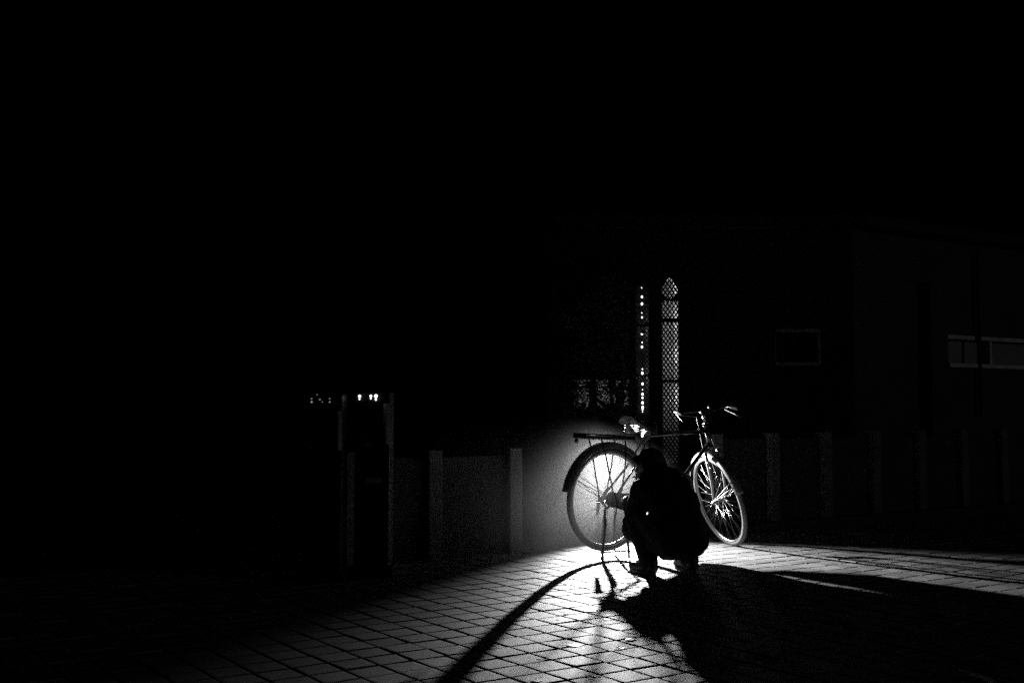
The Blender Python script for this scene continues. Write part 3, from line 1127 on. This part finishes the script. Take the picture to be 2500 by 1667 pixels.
# rear stand with four feet
stnd = MB()
stnd.tube([V((-0.01, -0.10, RW - 0.02)), V((-0.01, 0.10, RW - 0.02))], 0.007, 8)
gz = -BW['lift'] + 0.012
stand = stnd.build('kick_stand', M['black_paint'], bike, True)
for yb, xs in ((-0.13, (-0.13, 0.10)), (0.12, (0.07, 0.19))):
    sg = -1 if yb < 0 else 1
    xm = (xs[0] + xs[1]) / 2
    for x in xs:
        zf = gz + x * math.sin(BW['pitch'])
        xt = x * 0.8 + 0.01
        MB().tube([V((0, sg * 0.075, RW - 0.015)), V((xt, sg * 0.085, 0.285)), V((xt, sg * 0.10, 0.20)), V((x, yb, zf + 0.05)), V((x + 0.006, yb, zf))], [0.007, 0.0085, 0.0085, 0.0085, 0.008], 8).build('leg', M['black_paint'], stand, True)
    MB().tube([V((xs[0], yb, gz + 0.05)), V((xs[1], yb, gz + 0.056))], 0.005, 8).build('brace', M['black_paint'], stand, True)
pp = MB()
pp.add([V((-0.010, 0.095, RW - 0.03)), V((0.022, 0.095, RW - 0.03)), V((0.015, 0.10, RW - 0.115)), V((-0.005, 0.10, RW - 0.12)),
        V((-0.010, 0.10, RW - 0.03)), V((0.022, 0.10, RW - 0.03)), V((0.015, 0.105, RW - 0.115)), V((-0.005, 0.105, RW - 0.12))],
       [(0, 1, 2, 3), (7, 6, 5, 4), (0, 4, 5, 1), (1, 5, 6, 2), (2, 6, 7, 3), (3, 7, 4, 0)])
pp.build('stand_plate', M['chrome'], stand)

# chain case, crank, pedals
cg = MB()
yc = -0.052
outline = []
for i in range(15):
    a = math.radians(75 + 210 * i / 14)
    outline.append((0.0 + 0.052 * math.cos(a), RW + 0.052 * math.sin(a)))
for i in range(19):
    a = math.radians(-80 + 190 * i / 18)
    outline.append((BB.x + 0.105 * math.cos(a), BB.z + 0.105 * math.sin(a)))
nn = len(outline)
vs = [V((x, yc - 0.012, z)) for x, z in outline] + [V((x, yc + 0.012, z)) for x, z in outline]
fs = [tuple(range(nn)), tuple(range(2 * nn - 1, nn - 1, -1))] + [(i, i + nn, (i + 1) % nn + nn, (i + 1) % nn) for i in range(nn)]
cg.add(vs, fs)
cg.build('chain_case', M['black_paint'], bike)
cr = MB()
d1 = V((0.55, 0, 0.835)).normalized()
cr.tube([BB + V((0, -0.085, 0)), BB + V((0, 0.07, 0))], 0.009, 10)
cr.tube([BB + V((0, -0.078, 0)), BB + V((0, -0.085, 0)) - d1 * 0.165], [0.011, 0.008], 10)
cr.tube([BB + V((0, 0.066, 0)), BB + V((0, 0.075, 0)) + d1 * 0.165], [0.011, 0.008], 10)
crank = cr.build('crank', M['chrome'], bike, True)
for p, sg in ((BB + V((0, -0.085, 0)) - d1 * 0.165, -1), (BB + V((0, 0.075, 0)) + d1 * 0.165, 1)):
    pb = MB()
    for x in (-0.028, 0.028):
        pb.bbox(p + V((x, sg * 0.055, 0)), (0.022, 0.085, 0.022), 0.005)
    pb.tube([p, p + V((0, sg * 0.1, 0))], 0.006, 8)
    pb.build('pedal', M['rubber'], crank)

# ==================================================================== person squatting by the rear wheel
PO = V((0.955, 7.17, 0))
FACE = math.radians(112)
person = empty('person', PO, FACE - PI / 2)
person.scale = (0.97, 1.0, 1.0)
tag(person, 'person in a dark coat squatting with back turned, working at the rear wheel', 'person')


def remesh(mb, name, m, parent, voxel, disp=0.0, dscale=0.1, smooth=6):
    me = mb.mesh(name + '_raw', m, True)
    o = bpy.data.objects.new(name + '_raw', me)
    COL.objects.link(o)
    md = o.modifiers.new('r', 'REMESH')
    md.mode = 'VOXEL'
    md.voxel_size = voxel
    sm = o.modifiers.new('s', 'SMOOTH')
    sm.iterations = smooth
    sm.factor = 0.5
    dg = bpy.context.evaluated_depsgraph_get()
    dg.update()
    me2 = bpy.data.meshes.new_from_object(o.evaluated_get(dg))
    bpy.data.objects.remove(o)
    if disp > 0:
        nrm = [v.normal.copy() for v in me2.vertices]
        for v, nn_ in zip(me2.vertices, nrm):
            q = v.co / dscale
            # stretched noise: creases hanging down from shoulders and elbows
            d = noise.noise(Vector((q.x * 1.6, q.y * 1.6, q.z * 0.7))) + 0.5 * noise.noise(Vector((q.x * 3.1 + 7, q.y * 3.1, q.z * 1.7)))
            v.co += nn_ * d * disp
        me2.update()
    me2.materials.clear()
    me2.materials.append(m)
    for p in me2.polygons:
        p.use_smooth = True
    me2.name = name
    return link(name, me2, parent)


# local axes: x right, y forward, z up.  Head looks left and down at the wheel.
HC = V((-0.005, 0.185, 0.632))
HR = Matrix.Rotation(math.radians(50), 3, 'Z') @ Matrix.Rotation(math.radians(-24), 3, 'X')


def hd(x, y, z):                                    # head coordinates: y = face
    return HC + HR @ V((x, y, z))


body = MB()
# legs
for sg in (-1, 1):
    hip, knee, ank = V((sg * 0.10, -0.155, 0.27)), V((sg * 0.135, 0.175, 0.405)), V((sg * 0.150, -0.055, 0.085))
    body.capsule(hip, hip.lerp(knee, .5), 0.092, 0.08)
    body.capsule(hip.lerp(knee, .5), knee, 0.08, 0.06)
    body.capsule(knee, knee.lerp(ank, .45), 0.056, 0.058)
    body.capsule(knee.lerp(ank, .45), ank, 0.058, 0.038)
    body.capsule(ank, V((sg * 0.158, 0.12, 0.035)), 0.036, 0.026)
# torso
sp = [V((0, -0.17, 0.27)), V((0, -0.115, 0.385)), V((0, -0.02, 0.485)), V((0, 0.055, 0.545))]
for i, r in enumerate(((0.10, 0.10), (0.10, 0.10), (0.10, 0.09))):
    body.capsule(sp[i] + V((0.05, 0, 0)), sp[i + 1] + V((0.05, 0, 0)), r[0] - 0.01, r[1] - 0.01)
    body.capsule(sp[i] - V((0.05, 0, 0)), sp[i + 1] - V((0.05, 0, 0)), r[0] - 0.01, r[1] - 0.01)
body.capsule(V((-0.13, 0.04, 0.515)), V((0.13, 0.04, 0.515)), 0.05, 0.05)
body.capsule(V((0, 0.075, 0.56)), hd(0, -0.015, -0.06), 0.056, 0.05)
# arms: both hands reach forward to the wheel
shl, ell, wrl = V((-0.15, 0.04, 0.505)), V((-0.165, 0.16, 0.315)), V((-0.06, 0.27, 0.43))
shr, elr, wrr = V((0.15, 0.04, 0.505)), V((0.165, 0.19, 0.325)), V((0.03, 0.315, 0.478))
for a, b, c in ((shl, ell, wrl), (shr, elr, wrr)):
    body.capsule(a, b, 0.045, 0.038)
    body.capsule(b, b.lerp(c, .4), 0.042, 0.040)
    body.capsule(b.lerp(c, .4), c, 0.040, 0.026)


def hand(wrist, fwd, up, sg):
    """palm, four unequal bent fingers and a thumb from the side of the palm"""
    f = fwd.normalized()
    u = (up - f * up.dot(f)).normalized()            # back of the hand
    s = f.cross(u) * sg                              # towards the thumb
    palm_end = wrist + f * 0.075
    for k in (-0.024, -0.008, 0.008, 0.024):
        body.capsule(wrist + s * k * 0.8, palm_end + s * k, 0.014, 0.0125)
    for k, ln in ((-0.030, 0.058), (-0.010, 0.072), (0.010, 0.078), (0.030, 0.070)):
        p0 = palm_end + s * k
        p1 = p0 + (f * 0.92 + s * k * 3 - u * 0.25).normalized() * ln * 0.48
        p2 = p1 + (f * 0.75 + s * k * 3 - u * 0.75).normalized() * ln * 0.32
        p3 = p2 + (f * 0.45 + s * k * 2 - u * 0.95).normalized() * ln * 0.24
        body.capsule(p0, p1, 0.0092, 0.0085, 10)
        body.capsule(p1, p2, 0.0085, 0.0078, 10)
        body.capsule(p2, p3, 0.0078, 0.0068, 10)
    t0 = wrist + f * 0.022 + s * 0.03
    t1 = t0 + (f * 0.7 + s * 0.75 - u * 0.2).normalized() * 0.034
    t2 = t1 + (f * 0.95 + s * 0.25 - u * 0.35).normalized() * 0.028
    body.capsule(t0, t1, 0.0125, 0.0105, 10)
    body.capsule(t1, t2, 0.0105, 0.008, 10)


hand(wrl, V((-0.15, 0.95, 0.15)), V((-0.3, 0, 1)), 1)
hand(wrr, V((0.10, 0.6, 0.75)), V((0.2, -0.7, 0.6)), -1)
# head with a face
body.sphere(hd(0, -0.012, 0.022), (0.076, 0.094, 0.088), 20, 14, HR)
body.sphere(hd(0, 0.02, -0.035), (0.060, 0.066, 0.072), 18, 12, HR)
body.capsule(hd(-0.02, 0.055, -0.085), hd(0.02, 0.055, -0.085), 0.023, 0.023)      # chin
body.capsule(hd(-0.034, 0.075, 0.022), hd(0.034, 0.075, 0.022), 0.016, 0.016)      # brow
body.capsule(hd(0, 0.086, 0.010), hd(0, 0.104, -0.024), 0.010, 0.0135)             # nose
body.capsule(hd(-0.013, 0.092, -0.026), hd(0.013, 0.092, -0.026), 0.009, 0.009)
for sg in (-1, 1):
    body.sphere(hd(sg * 0.04, 0.055, -0.025), 0.026, 12, 8)                          # cheek
    body.sphere(hd(sg * 0.03, 0.072, 0.0), 0.012, 10, 8)                             # eyelid
    body.sphere(hd(sg * 0.076, -0.004, -0.006), (0.009, 0.019, 0.031), 12, 8, HR)    # ear
body.capsule(hd(-0.018, 0.084, -0.052), hd(0.018, 0.084, -0.052), 0.0085, 0.0085)   # lips
body.capsule(hd(-0.015, 0.081, -0.064), hd(0.015, 0.081, -0.064), 0.0085, 0.0085)
bodyo = remesh(body, 'body', M['skin'], person, 0.0052, smooth=3)

hair = MB()
hair.sphere(hd(0, -0.024, 0.034), (0.084, 0.096, 0.090), 22, 14, HR)
hair.sphere(hd(0, -0.055, -0.02), (0.072, 0.058, 0.062), 18, 12, HR)
hair.capsule(hd(-0.04, 0.05, 0.082), hd(0.04, 0.05, 0.082), 0.028, 0.028)
for sg in (-1, 1):
    hair.capsule(hd(sg * 0.066, -0.02, 0.01), hd(sg * 0.070, 0.018, 0.02), 0.02, 0.016)
remesh(hair, 'hair', M['hair'], person, 0.006, disp=0.006, dscale=0.03, smooth=2)

coat = MB()
for i, r in enumerate(((0.142, 0.138), (0.138, 0.132), (0.130, 0.118))):
    for sx in (-0.045, 0, 0.045):
        coat.capsule(sp[i] + V((sx, -0.005, 0)), sp[i + 1] + V((sx, -0.005, 0)), r[0] - 0.012, r[1] - 0.012)
coat.capsule(V((-0.14, 0.035, 0.515)), V((0.14, 0.035, 0.515)), 0.070, 0.070)
coat.capsule(V((0, 0.05, 0.565)), V((-0.005, 0.095, 0.605)), 0.085, 0.07)             # collar
for a, b, c in ((shl, ell, wrl), (shr, elr, wrr)):
    coat.capsule(a, b, 0.064, 0.056)
    coat.capsule(b, b.lerp(c, .5), 0.056, 0.05)
    coat.capsule(b.lerp(c, .5), b.lerp(c, .92), 0.05, 0.04)
coat.capsule(V((-0.13, 0.10, 0.36)), V((-0.12, 0.17, 0.26)), 0.085, 0.085)        # front panel bunched over the knees
coat.capsule(V((0.12, 0.10, 0.36)), V((0.11, 0.17, 0.26)), 0.085, 0.085)
# skirt of the coat hanging round hips and thighs
for sg in (-1, 1):
    coat.capsule(V((sg * 0.10, -0.17, 0.26)), V((sg * 0.115, 0.10, 0.33)), 0.105, 0.088)
    coat.capsule(V((sg * 0.085, -0.15, 0.21)), V((sg * 0.105, 0.02, 0.19)), 0.092, 0.08)
coat.capsule(V((-0.08, -0.20, 0.22)), V((0.08, -0.20, 0.22)), 0.105, 0.105)
coat.capsule(V((-0.07, -0.16, 0.17)), V((0.07, -0.16, 0.17)), 0.075, 0.075)
remesh(coat, 'coat', M['coat'], person, 0.008, disp=0.016, dscale=0.10, smooth=2)

tro = MB()
for sg in (-1, 1):
    hip, knee, ank = V((sg * 0.10, -0.155, 0.27)), V((sg * 0.135, 0.175, 0.405)), V((sg * 0.150, -0.055, 0.085))
    tro.capsule(hip, knee, 0.100, 0.072)
    tro.capsule(knee, knee.lerp(ank, .5), 0.070, 0.075)
    tro.capsule(knee.lerp(ank, .5), V((sg * 0.150, -0.055, 0.075)), 0.075, 0.058)
remesh(tro, 'trousers', M['trouser'], person, 0.008, disp=0.007, dscale=0.06, smooth=2)

for sg in (-1, 1):
    sh = MB()
    yaw_ = Matrix.Rotation(-sg * 0.10, 3, 'Z')
    o0 = V((sg * 0.152, -0.03, 0))
    P_ = lambda x, y, z: o0 + yaw_ @ V((x, y, z))
    sh.capsule(P_(0, -0.055, 0.045), P_(0, 0.03, 0.042), 0.040, 0.042)
    sh.capsule(P_(0, 0.03, 0.040), P_(sg * 0.004, 0.145, 0.032), 0.041, 0.031)
    sh.capsule(P_(0, -0.05, 0.05), P_(0, -0.035, 0.10), 0.042, 0.044)
    so_ = remesh(sh, 'shoe', M['shoe'], person, 0.006, smooth=2)
    sole = MB()
    n = 20
    vs = []
    for z in (0.0, 0.018):
        for i in range(n):
            a = 2 * PI * i / n
            w_ = 0.041 + 0.004 * math.sin(a)
            vs.append(P_(w_ * math.cos(a), 0.045 + 0.135 * math.sin(a), z))
    sole.add(vs, [tuple(range(n))[::-1], tuple(range(n, 2 * n))] + [(i, (i + 1) % n, (i + 1) % n + n, i + n) for i in range(n)])
    sole.build('sole', M['shoe'], so_)

# unseen bag lashed to the frame on the side away from the camera; the person hides it, added to cast the broad black shadow
fb = empty('shadow_blocker')
fb.matrix_world = bike.matrix_world.copy()
tag(fb, 'unseen shadow-casting bag lashed to the bicycle frame behind the squatting person', 'blocker')
loop = [(0.40, 0.34), (0.54, 0.30), (0.592, 0.322), (0.650, 0.44), (0.668, 0.436), (0.618, 0.325), (0.70, 0.34), (0.84, 0.40), (0.842, 0.50), (0.76, 0.535), (0.62, 0.57), (0.50, 0.585), (0.40, 0.56)]  # outline shaped for the shadow's edge; the notch lets light streaks through
vs, fs = [], []
nl = len(loop)
cx, cz_ = sum(p[0] for p in loop) / nl, sum(p[1] for p in loop) / nl
for y, k in ((0.024, 0.96), (0.036, 1.0), (0.068, 1.0), (0.084, 0.94)):
    for x, z in loop:
        vs.append(V((cx + (x - cx) * k, y, cz_ + (z - cz_) * k)))
for i in range(3):
    for k in range(nl):
        fs.append((i * nl + k, i * nl + (k + 1) % nl, (i + 1) * nl + (k + 1) % nl, (i + 1) * nl + k))
fs += [tuple(range(nl))[::-1], tuple(3 * nl + k for k in range(nl))]
MB().add(vs, fs).build('blocker_body', M['coat'], fb)
for x, z in ((0.60, 0.39), (0.72, 0.51)):
    MB().tube([(x + .02 * math.cos(a), 0.004 + .024 * math.sin(a), z + .02 * math.cos(a)) for a in [i * PI / 5 for i in range(10)]], 0.0035, 5, closed=True).build('blocker_strap', M['grip'], fb)

# glowing bead added for a small bright point on the coat
from mathutils.bvhtree import BVHTree
co = [o for o in person.children if o.name.startswith('coat')][0]
mw = Matrix.LocRotScale(person.location, person.rotation_euler, person.scale)
imw = mw.inverted()
o_l = imw @ V((0, 0, CAM_H))
d_l = (imw.to_3x3() @ ray(1582, 1255)).normalized()
bvh = BVHTree.FromPolygons([v.co for v in co.data.vertices], [tuple(p.vertices) for p in co.data.polygons])
hit, nrm_, _, _ = bvh.ray_cast(o_l, d_l)
if hit is not None:
    MB().sphere(hit + nrm_ * 0.004, (0.008, 0.006, 0.011), 10, 8).build('bright_bead', mat('bright_bead_glow', 0.8, 0.3, emit=1.6), person, True)

# ==================================================================== fallen leaves and litter
def leaf_mesh(L, W, curl, seed, m):
    rnd = random.Random(seed)
    n, k2 = 8, 5
    vs, fs = [], []
    for i in range(n + 1):
        t = i / n
        w = W * math.sin(PI * min(max(t, 0.03), 0.97)) ** 0.7 * (1 + rnd.uniform(-.12, .12))
        for k in range(k2):
            s = -1 + 2 * k / (k2 - 1)
            z = 0.0015 + curl * 0.15 * (1 - 0.6 * s * s) * math.sin(PI * t) + 0.0008 * math.sin(9 * t + 2 * s) 
            vs.append(((t - .5) * L, s * w / 2, z))
    for i in range(n):
        for k in range(k2 - 1):
            a = i * k2 + k
            fs.append((a, a + 1, a + 1 + k2, a + k2))
    mb = MB().add(vs, fs)
    mb.tube([(-L * .5, 0, .003), (-L * .72, 0, .003)], 0.0012, 5)
    return mb.mesh('fallen_leaf', m, True)


litter = [  # u, v, length, width, curl, turn, material, label
    (1400, 1576, .072, .050, .012, .2, 'litter', 'largest white fallen leaf, in the middle of the lit paving'),
    (1446, 1492, .052, .036, .012, .9, 'litter', 'white fallen leaf halfway between the large leaf and the stand'),
    (1382, 1496, .032, .022, .009, .1, 'litter', 'small pale leaf left of the halfway leaf'),
    (1540, 1561, .060, .036, .013, .5, 'litter', 'long pale curled leaf beside the person\'s shadow'),
    (1526, 1501, .026, .020, .008, 1.4, 'litter', 'tiny round pale leaf at the shadow edge above the long leaf'),
    (1345, 1522, .018, .012, .006, .4, 'litter', 'speck of pale litter beside the curved fender shadow'),
    (1309, 1663, .048, .034, .009, .3, 'litter_dull', 'dull leaf at the bottom edge below the fender shadow'),
    (1519, 1583, .036, .014, .007, -.4, 'litter', 'narrow pale scrap in a joint below the long curled leaf'),
    (1385, 1429, .036, .024, .012, .6, 'litter', 'pale leaf touching the fender shadow near the stand'),
    (1482, 1512, .050, .020, .005, .1, 'litter_dull', 'dull scrap lying along a joint near the shadow'),
    (1345, 1608, .085, .010, .004, -.5, 'litter_dull', 'thin pale twig-like sliver lying in a joint'),
    (1452, 1651, .050, .016, .007, -.2, 'litter_dull', 'dull crumbled leaf near the bottom edge'),
    (1526, 1378, .052, .038, .014, .2, 'litter', 'bright leaf between the stand and the shoe'),
    (1636, 1567, .022, .014, .006, .9, 'litter_dull', 'speck of dull litter inside the edge of the large shadow'),
    (1586, 1528, .024, .014, .007, .3, 'litter_dull', 'faint speck of litter in the striped shadow'),
    (1762, 1330, .060, .030, .012, .3, 'litter_dull', 'dry leaf lying just behind the front tyre'),
    (1362, 1512, .018, .012, .006, .4, 'litter', 'tiny pale crumb beside the small pale leaf'),
    (1430, 1400, .03, .02, .008, 1.0, 'litter_dull', 'flat scrap on the brightest paving below the rear wheel'),
]
for i, (u, v, L, W, cu, tz, m, lab) in enumerate(litter):
    o = link('fallen_leaf', leaf_mesh(L, W, cu, i, M[m]))
    o.location = gp(u, v) + V((0, 0, 0.0015))
    o.rotation_euler = (random.uniform(-.02, .02), random.uniform(-.02, .02), tz)
    tag(o, lab, 'leaf', 'leaves and scraps on the paving')

# ==================================================================== smoke drifting in the gateway
sm = MB().box((0, 0, 0), (2, 2, 2)).build('smoke', None)
sm.location = (0.08, 8.25, 0.42)
sm.scale = (1.2, 1.65, 0.60)
tag(sm, 'pale smoke glowing round the hidden lamp behind the rear wheel', 'smoke', kind='stuff')
m = bpy.data.materials.new('drifting_smoke')
m.use_nodes = True
nt = m.node_tree
nt.nodes.remove(nt.nodes['Principled BSDF'])
pv = nt.nodes.new('ShaderNodeVolumePrincipled')
pv.inputs['Color'].default_value = (0.9, 0.9, 0.9, 1)
pv.inputs['Anisotropy'].default_value = 0.35
tc = nt.nodes.new('ShaderNodeTexCoord')
ln = nt.nodes.new('ShaderNodeVectorMath')
ln.operation = 'LENGTH'
nt.links.new(tc.outputs['Object'], ln.inputs[0])
mr = nt.nodes.new('ShaderNodeMapRange')
mr.interpolation_type = 'SMOOTHSTEP'
mr.inputs['From Min'].default_value = 1.0
mr.inputs['From Max'].default_value = 0.0
nt.links.new(ln.outputs['Value'], mr.inputs['Value'])
geo = nt.nodes.new('ShaderNodeNewGeometry')
nz = nt.nodes.new('ShaderNodeTexNoise')
nz.inputs['Scale'].default_value = 2.2
nz.inputs['Detail'].default_value = 3
nt.links.new(geo.outputs['Position'], nz.inputs['Vector'])
nr = nt.nodes.new('ShaderNodeMapRange')
nr.inputs['From Min'].default_value = 0.3
nr.inputs['From Max'].default_value = 0.7
nr.inputs['To Min'].default_value = 0.55
nr.inputs['To Max'].default_value = 1.35
nt.links.new(nz.outputs['Fac'], nr.inputs['Value'])
m1 = nt.nodes.new('ShaderNodeMath')
m1.operation = 'MULTIPLY'
nt.links.new(mr.outputs['Result'], m1.inputs[0])
nt.links.new(nr.outputs['Result'], m1.inputs[1])
m2 = nt.nodes.new('ShaderNodeMath')
m2.operation = 'MULTIPLY'
m2.inputs[1].default_value = 0.118
nt.links.new(m1.outputs[0], m2.inputs[0])
nt.links.new(m2.outputs[0], pv.inputs['Density'])
nt.links.new(pv.outputs['Volume'], nt.nodes['Material Output'].inputs['Volume'])
m.cycles.volume_sampling = 'EQUIANGULAR'
sm.data.materials.append(m)
